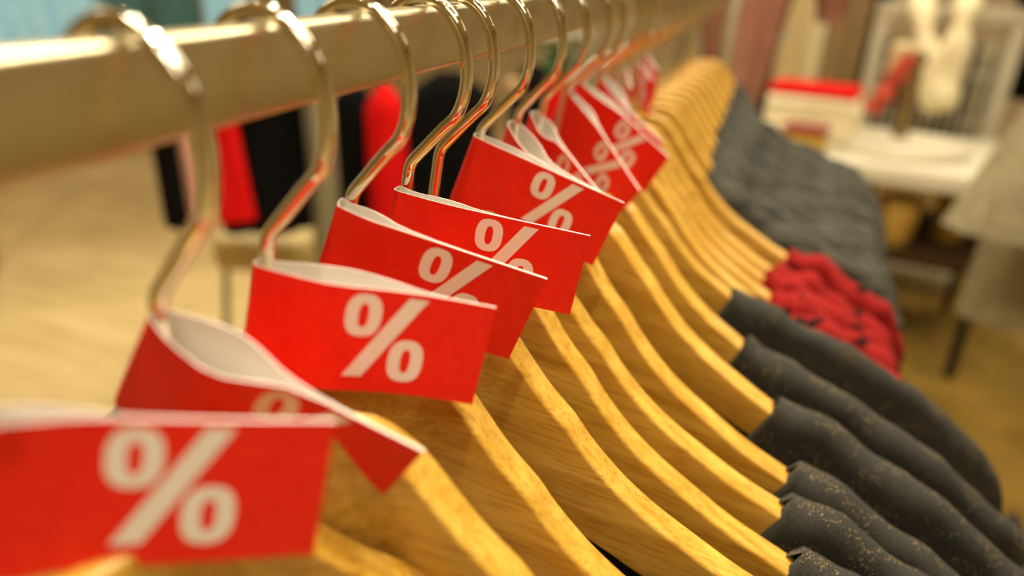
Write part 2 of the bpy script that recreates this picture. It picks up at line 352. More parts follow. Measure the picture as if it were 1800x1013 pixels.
# ------------------------------------------------------------------ red percent tags
TAG_SHAPES = {   # rim normal, front layer from the stem to the free end, back layer up to where the layers meet (mm from the rail)
    1: ((0.104, 0.227, 0.968), [(1.3, 54.9, -54.2), (7.8, 63.2, -56.8), (14.0, 72.5, -59.7), (18.8, 76.5, -61.1), (46.1, 101.2, -69.9)], [(1.6, 67.7, -57.2), (9.9, 74.6, -59.7), (18.2, 77.1, -61.2)]),
    2: ((0.57, -0.072, 0.818), [(-1.0, 103.0, -57.5), (5.3, 101.7, -61.9), (13.9, 102.7, -67.9), (19.5, 108.1, -71.3), (26.2, 115.1, -75.3), (52.6, 125.9, -92.8)], [(-0.1, 108.2, -57.6), (6.7, 114.0, -61.8), (12.9, 117.2, -65.9), (26.0, 115.4, -75.2)]),
    3: ((0.145, 0.175, 0.974), [(-2.3, 139.2, -59.2), (8.4, 141.4, -61.1), (18.2, 144.7, -63.2), (28.1, 153.3, -66.2), (38.8, 160.6, -69.1), (53.9, 167.7, -72.6)], [(-2.1, 146.1, -60.4), (10.7, 159.3, -64.7), (23.0, 162.1, -67.0), (38.3, 161.5, -69.2)]),
    4: ((0.344, 0.075, 0.936), [(-2.9, 177.9, -54.3), (7.4, 179.8, -58.2), (17.8, 185.5, -62.5), (56.9, 204.7, -78.4)], [(-1.9, 183.8, -55.1), (4.6, 188.0, -57.8), (17.2, 186.6, -62.4)]),
    5: ((0.16, 0.046, 0.986), [(-3.5, 218.9, -61.6), (12.4, 220.7, -64.2), (28.0, 225.0, -67.0), (62.5, 235.5, -73.1)], [(-0.5, 222.9, -62.3), (11.4, 227.4, -64.4), (27.6, 226.0, -67.0)]),
    6: ((0.341, 0.038, 0.939), [(-4.4, 286.1, -55.5), (11.8, 289.4, -61.6), (36.6, 294.4, -70.8), (60.7, 299.1, -79.7)], [(-3.7, 294.4, -56.1), (13.5, 299.3, -62.6), (36.2, 295.8, -70.7)]),
    7: ((0.334, -0.239, 0.912), [(-6.1, 330.8, -59.5), (5.8, 319.3, -66.8), (14.5, 316.9, -70.6), (20.8, 317.6, -72.8), (52.6, 316.8, -84.6)], [(-2.4, 338.3, -58.8), (11.0, 330.4, -65.8), (20.5, 318.4, -72.4)]),
    8: ((0.359, -0.29, 0.887), [(-6.1, 369.8, -63.8), (-1.0, 363.2, -68.0), (4.4, 361.6, -70.7), (9.8, 363.9, -72.1), (42.9, 341.0, -93.0)], [(-3.3, 376.8, -62.6), (3.4, 375.7, -65.7), (9.5, 364.7, -71.7)]),
    9: ((0.515, -0.295, 0.805), [(-0.6, 418.1, -57.3), (6.5, 415.4, -62.8), (13.4, 412.8, -68.2), (19.6, 410.4, -73.1), (50.6, 390.1, -100.4)], [(3.7, 421.6, -58.8), (13.8, 420.7, -65.6), (19.3, 411.2, -72.6)]),
    10: ((0.481, -0.161, 0.862), [(-2.8, 454.2, -57.3), (7.0, 452.3, -63.1), (16.3, 453.5, -68.1), (25.9, 453.4, -73.5), (57.2, 442.5, -92.9)], [(0.6, 461.0, -57.9), (16.1, 461.3, -66.5), (25.6, 454.7, -73.0)]),
    11: ((0.389, -0.29, 0.874), [(-4.3, 506.6, -59.6), (3.9, 498.7, -65.9), (12.9, 493.0, -71.8), (20.2, 488.7, -76.5), (46.9, 477.9, -92.0)], [(1.3, 512.2, -60.3), (13.0, 504.9, -67.9), (19.9, 489.9, -76.0)]),
}

def ring_glyph(cx, cy, rx, ry, ix, iy, n=44):
    def se(rx, ry, a):
        c, s = math.cos(a), math.sin(a); e = 0.78
        return (rx * abs(c) ** e * (1 if c >= 0 else -1), ry * abs(s) ** e * (1 if s >= 0 else -1))
    q = []
    for k in range(n):
        a, b = 2 * math.pi * k / n, 2 * math.pi * (k + 1) / n
        o1, o2, i1, i2 = se(rx, ry, a), se(rx, ry, b), se(ix, iy, a), se(ix, iy, b)
        q.append([(cx + o1[0], cy + o1[1]), (cx + o2[0], cy + o2[1]), (cx + i2[0], cy + i2[1]), (cx + i1[0], cy + i1[1])])
    return q
def percent_quads(s):
    """the % sign in tag units: u from the right end (mm, leftwards), v down"""
    q = ring_glyph(41.0, 9.0, 5.7, 7.2, 1.6, 4.0) + ring_glyph(25.2, 23.6, 5.7, 7.4, 1.6, 4.1)
    n = 18
    for k in range(n):
        a, b = k / n, (k + 1) / n
        top, bot = (24.4, 1.8), (41.6, 30.2)
        f = lambda t, w: (top[0] + (bot[0] - top[0]) * t + w, top[1] + (bot[1] - top[1]) * t)
        q.append([f(a, -3.1), f(a, 3.1), f(b, 3.1), f(b, -3.1)])
    return [[(u * s, v * s) for u, v in f_] for f_ in q]
def make_tag(nv, Fp, Bp, H, gscale, label, stem):
    n = np.array(nv); n = n / np.linalg.norm(n)
    O = np.array(Fp[0], float)
    e1 = np.array(Fp[-1]) - O; e1 = e1 - n * (e1 @ n); e1 /= np.linalg.norm(e1); e2 = np.cross(n, e1)      # e2 points away from the viewer
    to2 = lambda p: np.array([(np.array(p, float) - O) @ e1, (np.array(p, float) - O) @ e2])
    F2 = [to2(p) for p in Fp]; B2 = [to2(p) for p in Bp]
    st = to2(stem)
    left = np.array([min(F2[0][0], st[0] - 2.7), (F2[0][1] + B2[0][1]) / 2])
    mid1 = np.array([left[0] + 0.5, F2[0][1] * .5 + left[1] * .5]); mid2 = np.array([left[0] + 0.6, max(B2[0][1], st[1] + 3.0) * .6 + left[1] * .4])
    front = chaikin([left, mid1] + F2, 2 if len(F2) < 5 else 1)
    pin = len(F2) - 1                                                # last but one front point: where both layers meet
    tail = F2[pin - 1:]
    gap = 0.85
    d = tail[-1] - tail[0]; d /= np.linalg.norm(d); nrm = np.array([-d[1], d[0]])
    if nrm[1] < 0: nrm = -nrm
    back = chaikin([tail[-1] + nrm * gap, tail[0] + nrm * gap] + list(reversed(B2[:-1])) + [mid2, left], 2)
    loop = front + back[:-1]
    # drop doubled points
    L = [loop[0]]
    for p in loop[1:]:
        if np.linalg.norm(p - L[-1]) > 0.12: L.append(p)
    if np.linalg.norm(L[0] - L[-1]) < 0.12: L.pop()
    loop = L; m = len(loop)
    area = sum(loop[k][0] * loop[(k + 1) % m][1] - loop[(k + 1) % m][0] * loop[k][1] for k in range(m))
    sg = 1 if area > 0 else -1
    inner = []
    for k in range(m):
        a, b, c = loop[k - 1], loop[k], loop[(k + 1) % m]
        n1 = np.array([-(b - a)[1], (b - a)[0]]); n1 /= np.linalg.norm(n1); n2 = np.array([-(c - b)[1], (c - b)[0]]); n2 /= np.linalg.norm(n2)
        w = n1 + n2; w = w / max(np.linalg.norm(w), 0.3)
        inner.append(b + sg * w * 0.34 / max(w @ n1, 0.55))
    P3 = lambda q, v: O + e1 * q[0] + e2 * q[1] - n * v
    V = []; Fc = []; idx = []
    vs = [0, H / 2, H]
    org = mm(O)
    def add(p): V.append(mm(p) - org); return len(V) - 1
    og = [[add(P3(q, v)) for v in vs] for q in loop]; ig = [[add(P3(q, v)) for v in vs] for q in inner]
    for k in range(m):
        k2 = (k + 1) % m
        for r in range(2):
            Fc.append((og[k][r], og[k][r + 1], og[k2][r + 1], og[k2][r])); idx.append(0)
            Fc.append((ig[k][r], ig[k2][r], ig[k2][r + 1], ig[k][r + 1])); idx.append(1)
        Fc.append((og[k][0], og[k2][0], ig[k2][0], ig[k][0])); idx.append(1)
        Fc.append((og[k][2], ig[k][2], ig[k2][2], og[k2][2])); idx.append(1)
    # the printed sign follows the front layer
    fr = np.array(front); seg = np.linalg.norm(np.diff(fr, axis=0), axis=1); s = np.concatenate([[0], np.cumsum(seg)]); tot = s[-1]
    def onface(u, v):
        t = tot - u; x = np.interp(t, s, fr[:, 0]); y = np.interp(t, s, fr[:, 1])
        j = min(max(int(np.searchsorted(s, t)) - 1, 0), len(seg) - 1); dd = (fr[j + 1] - fr[j]) / seg[j]; nn = np.array([dd[1], -dd[0]])
        if nn[1] > 0: nn = -nn
        return P3((x + nn[0] * 0.10, y + nn[1] * 0.10), v)
    for q in percent_quads(gscale):
        Fc.append(tuple(add(onface(u, v)) for u, v in q)); idx.append(2)
    o = obj('sale_tag', V, Fc, [red_paper, white_paper, print_white], None, True, idx, 32)
    o.location = org
    return tag(o, label, 'sale tag', 'red percent tags on the hangers')
TAG_LOOK = {
    1: 'nearest red sale tag, large white percent sign, cut by the left picture edge',
    2: 'red sale tag tilted behind the nearest one, its white inside wide open',
    3: 'third red sale tag from the front, percent sign fully visible, left part creased',
    4: 'red sale tag fourth from the front, its percent sign half covered by the third',
    5: 'red sale tag fifth from the front, its percent sign cut off below by the fourth',
    6: 'sixth red sale tag from the front, large and flat, only its lower ring cut',
    7: 'red sale tag just behind the sixth, only its open white loop showing',
    8: 'red sale tag with a small oval white loop around the eighth tagged hook',
    9: 'red sale tag behind the small oval loop, white percent sign cut by the sixth tag',
    10: 'red sale tag with pointed right corner above the wood, tenth from the front',
    11: 'red sale tag behind the pointed tenth one, only its white loop showing',
    12: 'blurred red tag seen edge-on, nearest of three at the far hooks',
    13: 'blurred red tag seen edge-on, middle one of three at the far hooks',
    14: 'blurred red tag seen edge-on, last of three at the far hooks'}
for i, (y, yaw, ti, low, tg, kind, xs) in enumerate(HANGERS):
    if not tg: continue
    stem = (0.8 * math.cos(ti) - 38 * math.sin(ti), y, BZ - 38 * math.cos(ti))
    if tg in TAG_SHAPES:
        nv, Fp, Bp = TAG_SHAPES[tg]; H, gs = {1: 31.0, 2: 35.5, 3: 30.6, 4: 33.2, 5: 32.0, 6: 33.0}.get(tg, 31.5), 0.86
    else:
        a = math.radians({12: -74, 13: -66, 14: -70}[tg]); dx, dy = math.cos(a), math.sin(a); x0, z0 = stem[0] - 2, -63 if tg < 14 else -60
        P = lambda u, w: (x0 + dx * u - dy * w, y + 2 + dy * u + dx * w, z0 - 0.12 * u)
        Fp = [P(0, -2), P(8, -2.4), P(14, -2), P(20, -.4), P(56, 0)]; Bp = [P(1, 2.4), P(8, 1.6), P(14, .6), P(20, -.1)]
        nn = np.cross(np.array(Fp[-1]) - np.array(Fp[0]), np.array(Bp[1]) - np.array(Fp[0])); nn = nn / np.linalg.norm(nn)
        nv = tuple(nn if nn[2] > 0 else -nn); H, gs = 29.3, 0.86
    make_tag(nv, Fp, Bp, H, gs, TAG_LOOK[tg], stem)

# ------------------------------------------------------------------ garments on the hangers
SH = [(120, -157), (140, -164), (165, -169.5), (190, -174), (215, -180), (240, -188), (256, -194), (275, -203), (297, -214), (315, -226), (326, -238), (336, -250), (350, -280)]
def make_garment(name, m, xs, tip, dz, seed, hw0=8.4, wav=1.0, length=560, fat=0.0):
    """a knit top draped over a hanger: front and back sheets joined over the shoulders, open neckline between"""
    rnd = random.Random(seed); ph = [rnd.uniform(0, 6.28) for _ in range(8)]
    shx = [p[0] for p in SH]; shz = [p[1] for p in SH]; sx = [p[0] for p in TOP]; sz = [p[1] for p in TOP]
    def S(x):
        if x > 0:
            z = np.interp(x, sx, sz) + 4 if x < 150 else np.interp(x, shx, shz)
            if tip < 300: z -= 26 * max(0, (x - (tip - 42)) / 42) ** 2
            return z + dz
        xa = -x
        return np.interp(-min(xa, 200), sx, sz) + 4 - max(0, xa - 200) * 1.2 + dz
    right = [xs + (tip - xs) * (1 - (1 - k / 30) ** 1.5) for k in range(31)]
    xl = 150.0; lefts = [-(xl + (250 - xl) * k / 8) for k in range(9)]
    zr, zl = S(xs), S(-xl)
    mid = [(-xl + (xs + xl) * k / 16) for k in range(1, 16)]
    cols = list(reversed(lefts)) + mid + right
    arcs = 6; downs = 14
    def prof(x, side):
        pts = []
        shoulder = x >= xs or x <= -xl
        ex = 1.0
        if x > tip - 40: ex = math.sqrt(max(0.0, 1 - ((x - (tip - 40)) / 40) ** 2)) * 0.96 + 0.04
        if x < -215: ex = math.sqrt(max(0.02, 1 - ((-x - 215) / 35.5) ** 2))
        hw = (hw0 + fat * math.exp(-((x - xs - 28) / 60) ** 2) + wav * (1.2 * math.sin(x * 0.085 + ph[0]) + 0.7 * math.sin(x * 0.21 + ph[1]))) * ex
        if shoulder:
            zt = S(x) + wav * (0.9 * math.sin(x * 0.11 + ph[2]) + 0.5 * math.sin(x * 0.27 + ph[3])) + 1.8 + wav * (2.6 * math.exp(-((x - xs - 26 - 3 * math.sin(seed)) / 9) ** 2) - 1.2 * math.exp(-((x - xs - 44) / 10) ** 2))
        else:
            u = (x + xl) / (xs + xl); base = zl + (zr - zl) * u
            dip = (95 if side < 0 else 55) * (max(0, 1 - (2 * u - 1) ** 6)) ** 1.0
            zt = base - dip
        c = bow(x)
        for k in range(arcs):
            a = k / (arcs - 1) * math.pi / 2
            if shoulder: pts.append((x, c + side * hw * math.sin(a), zt - hw * 1.15 * (1 - math.cos(a))))
            else: pts.append((x, c + side * hw, zt - hw * 1.15 * k / (arcs - 1)))
        zlast = pts[-1][2]; zbot = -length - 20 * math.sin(x * .02 + ph[4])
        for k in range(1, downs + 1):
            v = (k / downs) ** 1.3; z = zlast + (zbot - zlast) * v
            yy = hw + wav * 5.0 * v * math.sin(x * 0.05 + ph[5] + 1.5 * v) * (0.3 if side < 0 else 0.25) + 3.0 * v * ex
            yy = max(yy, 0.4) if ex < .3 else max(yy, 2.5)
            pts.append((x, c + side * yy, z))
        return pts
    V = []; Fc = []; grid = {}
    for s in (-1, 1):
        for ci, x in enumerate(cols):
            for r, p in enumerate(prof(x, s)):
                if r == 0 and s == 1 and (x >= xs or x <= -xl): grid[(s, ci, r)] = grid[(-1, ci, 0)]; continue
                V.append((p[0] / 1000, p[1] / 1000, (p[2] - BZ) / 1000)); grid[(s, ci, r)] = len(V) - 1
    R = arcs + downs; split = 0.245 if tip > 300 else tip / 1000 * 0.80
    body, slv = [], []
    for s in (-1, 1):
        for ci in range(len(cols) - 1):
            for r in range(R - 1):
                q = (grid[(s, ci, r)], grid[(s, ci + 1, r)], grid[(s, ci + 1, r + 1)], grid[(s, ci, r + 1)])
                if s == 1: q = tuple(reversed(q))
                (slv if cols[ci] > split * 1000 else body).append(q)
    for ci in (0, len(cols) - 1):
        for r in range(R - 1):
            a, b, c_, d_ = grid[(-1, ci, r)], grid[(-1, ci, r + 1)], grid[(1, ci, r + 1)], grid[(1, ci, r)]
            q = [a, b, c_, d_] if ci == 0 else [d_, c_, b, a]
            q = list(dict.fromkeys(q))
            if len(q) > 2: (body if ci == 0 else slv).append(tuple(q))
    def sub(nm, faces):
        used = sorted({v for f in faces for v in f}); mp_ = {v: k for k, v in enumerate(used)}
        return obj(nm, [V[v] for v in used], [tuple(mp_[v] for v in f) for f in faces], m, None, True, None, 75)
    return sub('body', body), sub('sleeve', slv)
GCAT = {'charcoal': ('charcoal_knit_top', charcoal, 'charcoal tops with gold flecks'), 'red': ('red_knit_top', red_knit, 'red and black knit tops'), 'ribbed': ('ribbed_knit_top', rib_grey, 'ribbed charcoal tops at the far end')}
cnt = {'charcoal': 0, 'red': 0, 'ribbed': 0}
NTH = ['nearest', 'second', 'third', 'fourth', 'fifth', 'sixth', 'seventh', 'eighth', 'ninth', 'tenth']
for i, (y, yaw, ti, low, tg, kind, xs) in enumerate(HANGERS):
    nm, m, grp = GCAT[kind]
    k = cnt[kind]; cnt[kind] += 1
    if kind == 'charcoal':
        lab = 'charcoal top with gold flecks nearest to the red knits, its shoulder fully in view' if k == 9 else f'charcoal knit top with gold flecks, {NTH[k]} garment from the front of the row'
        tip = {8: 312, 9: 348}.get(k, 336)
        bd, sl = make_garment(nm, m, xs, tip, 0, 100 + i, 8.4, 1.0, 560, 1.5)
    elif kind == 'red':
        lab = ['red and black knit top right behind the charcoal ones', 'red and black knit top with narrow folds, second behind the charcoal ones', 'red and black knit top in the middle of the five red ones', 'red and black knit top fourth behind the charcoal ones', 'red and black knit top touching the ribbed charcoal garments'][k]
        bd, sl = make_garment(nm, m, xs, 284, -10.0 * (low == 1), 100 + i, 9.6, 2.2, 540, 2.5)
    else:
        lab = f'ribbed charcoal knit top at the far end, {NTH[k]} one behind the red knits' if k else 'ribbed charcoal knit top directly behind the red and black knits'
        bd, sl = make_garment(nm, m, xs, 284, -10.0 * (low == 1), 100 + i, 13.5, 2.4, 540, 2)
    t = thing(nm, (0, y / 1000, RAIL_Z + BZ / 1000), lab, 'knit top', grp, (0, ti, yaw))
    bd.parent = t; sl.parent = t

# ------------------------------------------------------------------ the shop around: hanging clothes
def hung(name, label, cat, m, px, top_z, bot, dist, width, depth, turn=0.0, group=None, flare=1.15, folds=5, seed=1, sleeves=False, shoulder=0.05):
    """a garment hanging free: closed tube with soft vertical folds, shoulders on top, hung from a small steel hook"""
    p = at(px[0], px[1], dist); rnd = random.Random(seed); ph = [rnd.uniform(0, 6.28) for _ in range(6)]
    head = math.atan2(p.y - CAM_POS.y, p.x - CAM_POS.x) - math.pi / 2 + turn
    zb = at(bot[0], bot[1], dist).z; h = top_z - zb
    t = thing(name, (p.x, p.y, zb), label, cat, group, (0, 0, head))
    bm = bmesh.new(); n = 56; rings = []
    zs = [0, .05, .12, .22, .35, .5, .65, .78, .86, .89, .92, .95, .975, .99, 1.0]
    for v in zs:
        up_ = max(0, (v - 0.87) / 0.13); w = width / 2 * (flare + (1 - flare) * v) * (1 - 0.74 * up_ ** 1.25); d = depth / 2 * (1 - 0.75 * up_ ** 2)
        amp = 0.16 * (1 - v) ** 0.7 + 0.05; ring = []
        for k in range(n):
            a = 2 * math.pi * k / n
            f = 1 + amp * math.sin(folds * a + ph[0] + 1.2 * math.sin(3 * v + ph[1])) + 0.5 * amp * math.sin((folds * 2 + 1) * a + ph[2])
            ring.append(bm.verts.new((w * math.cos(a) * (0.9 + 0.1 * f), d * math.sin(a) * f, v * h)))
        rings.append(ring)
    for a, b in zip(rings[:-1], rings[1:]):
        for k in range(n): bm.faces.new((a[k], a[(k + 1) % n], b[(k + 1) % n], b[k]))
    bm.faces.new(rings[-1]); bm.faces.new(list(reversed(rings[0])))
    bm_obj('body', bm, m, t, True, 80)
    if sleeves:
        for s in (-1, 1):
            bm = bmesh.new(); L = h * sleeves
            pts = [(s * width * .36, 0, h * .93), (s * width * .50, 0, h * .90), (s * width * .60, 0, h * .82), (s * width * .66, 0.005, h * .9 - L * .6), (s * width * .68, 0.01, h * .9 - L)]
            tube(bm, catmull(pts, 4), [depth * .30 + depth * .06 * math.sin(q * .7) for q in range(17)], 16)
            bm_obj('sleeve', bm, m, t, True, 70)
    bm = bmesh.new(); tube(bm, [(0, 0, h - .01), (0, 0, h + .035), (.012, 0, h + .05), (.022, 0, h + .065), (.014, 0, h + .082), (-.004, 0, h + .083)], 0.002, 8)
    bm_obj('hanger_hook', bm, chrome, t)
    return t
def rail_stand(label, pa, pb, z, m, rad=0.014, upr=(0, 1), feet=True):
    """a freestanding garment rail between two floor points"""
    a, b = Vector((pa[0], pa[1], 0)), Vector((pb[0], pb[1], 0)); d = (b - a).normalized()
    t = thing('garment_rail', (a.x, a.y, 0), label, 'garment rail'); bm = bmesh.new()
    tube(bm, [Vector((0, 0, z)) - d * .03, (b - a) + Vector((0, 0, z)) + d * .03], rad, 14); bm_obj('rail_bar', bm, m, t)
    n = Vector((-d.y, d.x, 0))
    for k in upr:
        q = (b - a) * k; bm = bmesh.new(); box(bm, q + Vector((0, 0, z / 2)), (rad * 3.2, rad * 3.2, z), .004, math.atan2(d.y, d.x)); bm_obj('upright', bm, m, t)
        if feet:
            bm = bmesh.new(); tube(bm, [q - n * .26 + Vector((0, 0, .02)), q + n * .26 + Vector((0, 0, .02))], .016, 12); bm_obj('foot', bm, m, t)
    return t

# dark and red clothes behind the near rail, left of the row
g = 'dark and red clothes behind the steel rail'
hung('black_dress', 'narrow black garment behind the first hook, left edge of the dark group', 'dress', black_cloth, (302, 320), 1.13, (302, 402), 1.75, .055, .10, .1, g, 1.0, 3, 2)
hung('pink_scarf', 'thin dusty pink scarf beside the narrow black garment behind the first hook', 'scarf', pink_cloth, (337, 320), 1.13, (337, 402), 1.72, .035, .04, .1, None, 1.0, 3, 3)
hung('black_jacket', 'black jacket hanging behind the second hook', 'jacket', black_cloth, (470, 320), 1.13, (445, 412), 1.95, .24, .10, .0, g, 1.0, 5, 4)
hung('red_blouse', 'red blouse with a round lower end in front of the black jacket', 'blouse', red_cloth, (405, 300), 1.13, (420, 392), 1.74, .045, .07, .0, None, 1.9, 3, 5)
hung('black_trousers', 'black trousers hanging between the grey upright and the long red dress', 'trousers', black_cloth, (628, 300), 1.13, (625, 470), 1.95, .10, .08, .0, g, 1.0, 4, 6)
hung('red_dress', 'long red dress hanging behind the third hook', 'dress', red_cloth, (682, 300), 1.13, (680, 470), 1.85, .095, .08, .0, None, 1.05, 4, 7)
hung('black_coat', 'wide black coat behind the fourth and fifth hooks', 'coat', black_cloth, (790, 250), 1.13, (780, 470), 2.05, .24, .10, .0, g, 1.0, 6, 8)
hung('black_skirt', 'black skirt hanging behind the sixth and seventh hooks', 'skirt', black_cloth, (935, 200), 1.13, (930, 400), 2.25, .14, .10, .0, g, 1.05, 5, 9)
hung('cream_shirt', 'narrow cream shirt just under the rail behind the sixth hook', 'shirt', taupe_cloth, (903, 130), 1.13, (903, 168), 1.95, .05, .05, .0, None, 1.05, 3, 10)
hung('red_tunic', 'small red top in the dark behind the ninth hook', 'top', red_cloth, (985, 130), 1.13, (985, 215), 2.0, .08, .05, .0, None, 1.05, 3, 11)
a0_, b_, q_ = at(290, 300, 1.70), at(1010, 300, 2.45), at(556, 300, 1.88)
k_ = (Vector((q_.x - a0_.x, q_.y - a0_.y))).length / (Vector((b_.x - a0_.x, b_.y - a0_.y))).length
rail_stand('grey green garment rail with an upright behind the second hook', (a0_.x, a0_.y), (b_.x, b_.y), 1.195, grey_metal, 0.017, (k_, 1))
# potted plant far behind the rail
q_ = at(985, 96, 3.2)
t = thing('potted_plant', (q_.x, q_.y, 0), 'dark green potted plant seen as a green patch behind the eighth hook', 'plant')
bm = bmesh.new(); lathe(bm, [(.10, 0), (.15, .30), (.16, .32), (.14, .32), (.13, .28)], (0, 0, 0)); bm_obj('pot', bm, terracotta, t)
bm = bmesh.new(); tube(bm, [(0, 0, .27), (.01, .01, .7), (0, 0, q_.z - .05)], .014, 10); bm_obj('stem', bm, brown_wood, t)
bm = bmesh.new(); rnd = random.Random(5)
for k in range(70):
    a = rnd.uniform(0, 6.28); e = rnd.uniform(-.5, 1.2); L = rnd.uniform(.10, .19); o0 = Vector((0, 0, q_.z - rnd.uniform(0, .22)))
    d = Vector((math.cos(a) * math.cos(e), math.sin(a) * math.cos(e), math.sin(e))); s = d.cross(Vector((0, 0, 1))).normalized() * L * .22
    vs = [bm.verts.new(p) for p in (o0, o0 + d * L * .5 + s, o0 + d * L + Vector((0, 0, -.03)), o0 + d * L * .5 - s)]; bm.faces.new(vs)
fo = bm_obj('foliage', bm, plant_green, t, False)
sd = fo.modifiers.new('thickness', 'SOLIDIFY'); sd.thickness = .002

# tan stool and its metal foot ring, left of the row
q_ = at(490, 420, 2.35); zt = at(490, 388, 2.35).z
t = thing('bar_stool', (q_.x, q_.y, 0), 'tan leather stool with slim steel legs left of the third tag', 'stool', None, (0, 0, .3))
bm = bmesh.new(); box(bm, (0, 0, zt - .055), (.30, .30, .11), .03, 0, 4); bm_obj('seat', bm, tan_leather, t)
for sx in (-1, 1):
    for sy in (-1, 1):
        bm = bmesh.new(); tube(bm, [(sx * .12, sy * .12, zt - .10), (sx * .17, sy * .17, 0.0)], .011, 10); bm_obj('leg', bm, grey_metal, t)
bm = bmesh.new(); tube(bm, [(.155 * math.cos(k * math.pi / 12) * 1.38, .155 * math.sin(k * math.pi / 12) * 1.38, .16) for k in range(25)], .009, 8); bm_obj('foot_ring', bm, grey_metal, t)

# pale blue shirts seen over the near end of the steel rail
g = 'pale blue shirts over the near rail end'
for k, (px, m, nm, lab) in enumerate([(-30, blue_cloth, 'blue_shirt', 'pale blue shirt at the upper left picture corner'), (52, blue_cloth, 'blue_shirt', 'pale blue shirt seen above the tip of the first hook'), (134, blue_cloth, 'blue_shirt', 'pale blue shirt seen under the arch of the first hook'), (222, teal_cloth, 'teal_shirt', 'dark teal shirt between the first and second hooks, above the rail'), (312, teal_cloth, 'teal_shirt', 'dark teal shirt behind the tip of the second hook'), (400, blue_cloth, 'blue_shirt', 'pale blue shirt behind the arch of the second hook'), (560, blue_cloth, 'blue_shirt', 'pale blue shirt behind the tip of the third hook')]):
    hung(nm, lab, 'shirt', m, (px, 30), 1.62, (px, 150), 3.9, .20, .12, .15 * (-1) ** k, g if m is blue_cloth else None, 1.05, 5, 20 + k)
p1, p2 = at(-170, 30, 3.9), at(660, 30, 3.9)
rail_stand('slim black garment rail carrying the pale blue shirts', (p1.x, p1.y), (p2.x, p2.y), 1.69, black_metal, 0.012)

# mauve top beyond the end of the row
hung('mauve_blouse', 'mauve top with short sleeves hanging beyond the far end of the row', 'top', mauve_cloth, (1302, 60), 1.56, (1300, 196), 1.75, .26, .12, .0, None, 0.45, 4, 40, 0.46)
p1, p2 = at(1200, 60, 1.75), at(1352, 60, 1.82)
rail_stand('black garment rail carrying the mauve top', (p1.x, p1.y), (p2.x, p2.y), 1.63, black_metal, 0.010)

# ------------------------------------------------------------------ white table with its goods
TZ = 0.78
tb = at(1560, 300, 2.95); tyaw = math.radians(-7)
R3 = Matrix.Rotation(tyaw, 4, 'Z')
cx_, cy_ = tb.x - .02, tb.y + .36
def tp(x, y, z=0.0): v = R3 @ Vector((x, y, 0)); return Vector((cx_ + v.x, cy_ + v.y, TZ + z))
t = thing('display_table', (cx_, cy_, 0), 'white display table with black legs at the right, loaded with folded knitwear', 'table', None, (0, 0, tyaw))
bm = bmesh.new(); box(bm, (-.02, 0, TZ - .036), (1.04, .74, .072), .012, 0, 3); bm_obj('tabletop', bm, white_lacquer, t)
for x, y in ((-.48, -.32), (.02, -.30), (.44, -.34), (-.48, .32), (.44, .32)):
    bm = bmesh.new(); box(bm, (x, y, (TZ - .06) / 2), (.035, .035, TZ - .06), .003); bm_obj('leg', bm, black_metal, t)
def folded(name, label, m, x, y, z, s, layers, group=None, ry=0.0):
    p = tp(x, y, z); bm = bmesh.new(); h = s[2] / layers
    for k in range(layers):
        box(bm, (0.004 * (-1) ** k, 0, h * (k + .5)), (s[0] - .006 * (k % 2), s[1], h * .94), h * .40, 0, 4)
    o = bm_obj(name, bm, m); o.location = p; o.rotation_euler = (0, 0, tyaw + ry)
    return tag(o, label, 'folded knitwear', group)
folded('folded_sweater', 'lower ivory sweater of the folded stack on the white table', ivory_cloth, -.27, -.04, .001, (.40, .30, .085), 2, 'ivory sweaters on the table')
folded('folded_sweater', 'upper ivory sweater of the stack, right under the red one', ivory_cloth, -.265, -.03, .088, (.37, .29, .085), 2, 'ivory sweaters on the table', .02)
folded('folded_red_sweater', 'flat red sweater on top of the ivory stack', red_cloth, -.265, -.02, .175, (.34, .27, .028), 1, None, -.02)
p = tp(-.24, -.28, .001); bm = bmesh.new(); box(bm, (0, 0, .03), (.15, .10, .06), .004); o = bm_obj('gold_box', bm, gold_card); o.location = p; o.rotation_euler = (0, 0, tyaw); tag(o, 'small gold box in front of the ivory stack', 'box')
p = tp(-.24, -.28, .062); bm = bmesh.new(); box(bm, (0, 0, .014), (.16, .11, .028), .004); o = bm_obj('red_box', bm, maroon_card); o.location = p; o.rotation_euler = (0, 0, tyaw); tag(o, 'flat dark red box lying on the small gold box', 'box')
# wooden pole stand with a round white foot and a cream draped top
p = tp(.075, -.04, .001)
t = thing('display_stand', p, 'brown wooden pole on a round white foot, standing on the white table', 'display stand')
bm = bmesh.new(); lathe(bm, [(.245, 0), (.252, .012), (.245, .03), (.06, .042), (.03, .046)], (0, 0, 0), 48); bm_obj('base', bm, white_lacquer, t)
bm = bmesh.new(); lathe(bm, [(.034, .03), (.030, .06), (.024, .10), (.028, .20), (.024, .27), (.020, .32)], (0, 0, 0)); bm_obj('pole', bm, brown_wood, t)
bm = bmesh.new(); lathe(bm, [(.004, .32), (.03, .32), (.034, .335), (.02, .36), (.004, .365)], (0, 0, 0)); bm_obj('finial', bm, brown_wood, t)
hung('cream_cardigan', 'slim cream cardigan hanging right above the wooden pole', 'cardigan', cream_cloth, (1593, 60), 1.17, (1590, 138), 3.20, .085, .07, .0, None, .9, 4, 51)
P_ = [at(x, y, d) for x, y, d in ((1618, -4, 3.80), (1622, 40, 3.64), (1628, 95, 3.60), (1638, 150, 3.58), (1652, 168, 3.57), (1668, 130, 3.58), (1684, 70, 3.60), (1697, 25, 3.64), (1704, -4, 3.80))]
bm = bmesh.new(); Q_ = catmull(P_, 4); tube(bm, Q_, [.042 + .012 * math.sin(k * .9) + .030 * math.exp(-((k - 15) / 6) ** 2) for k in range(len(Q_))], 18)
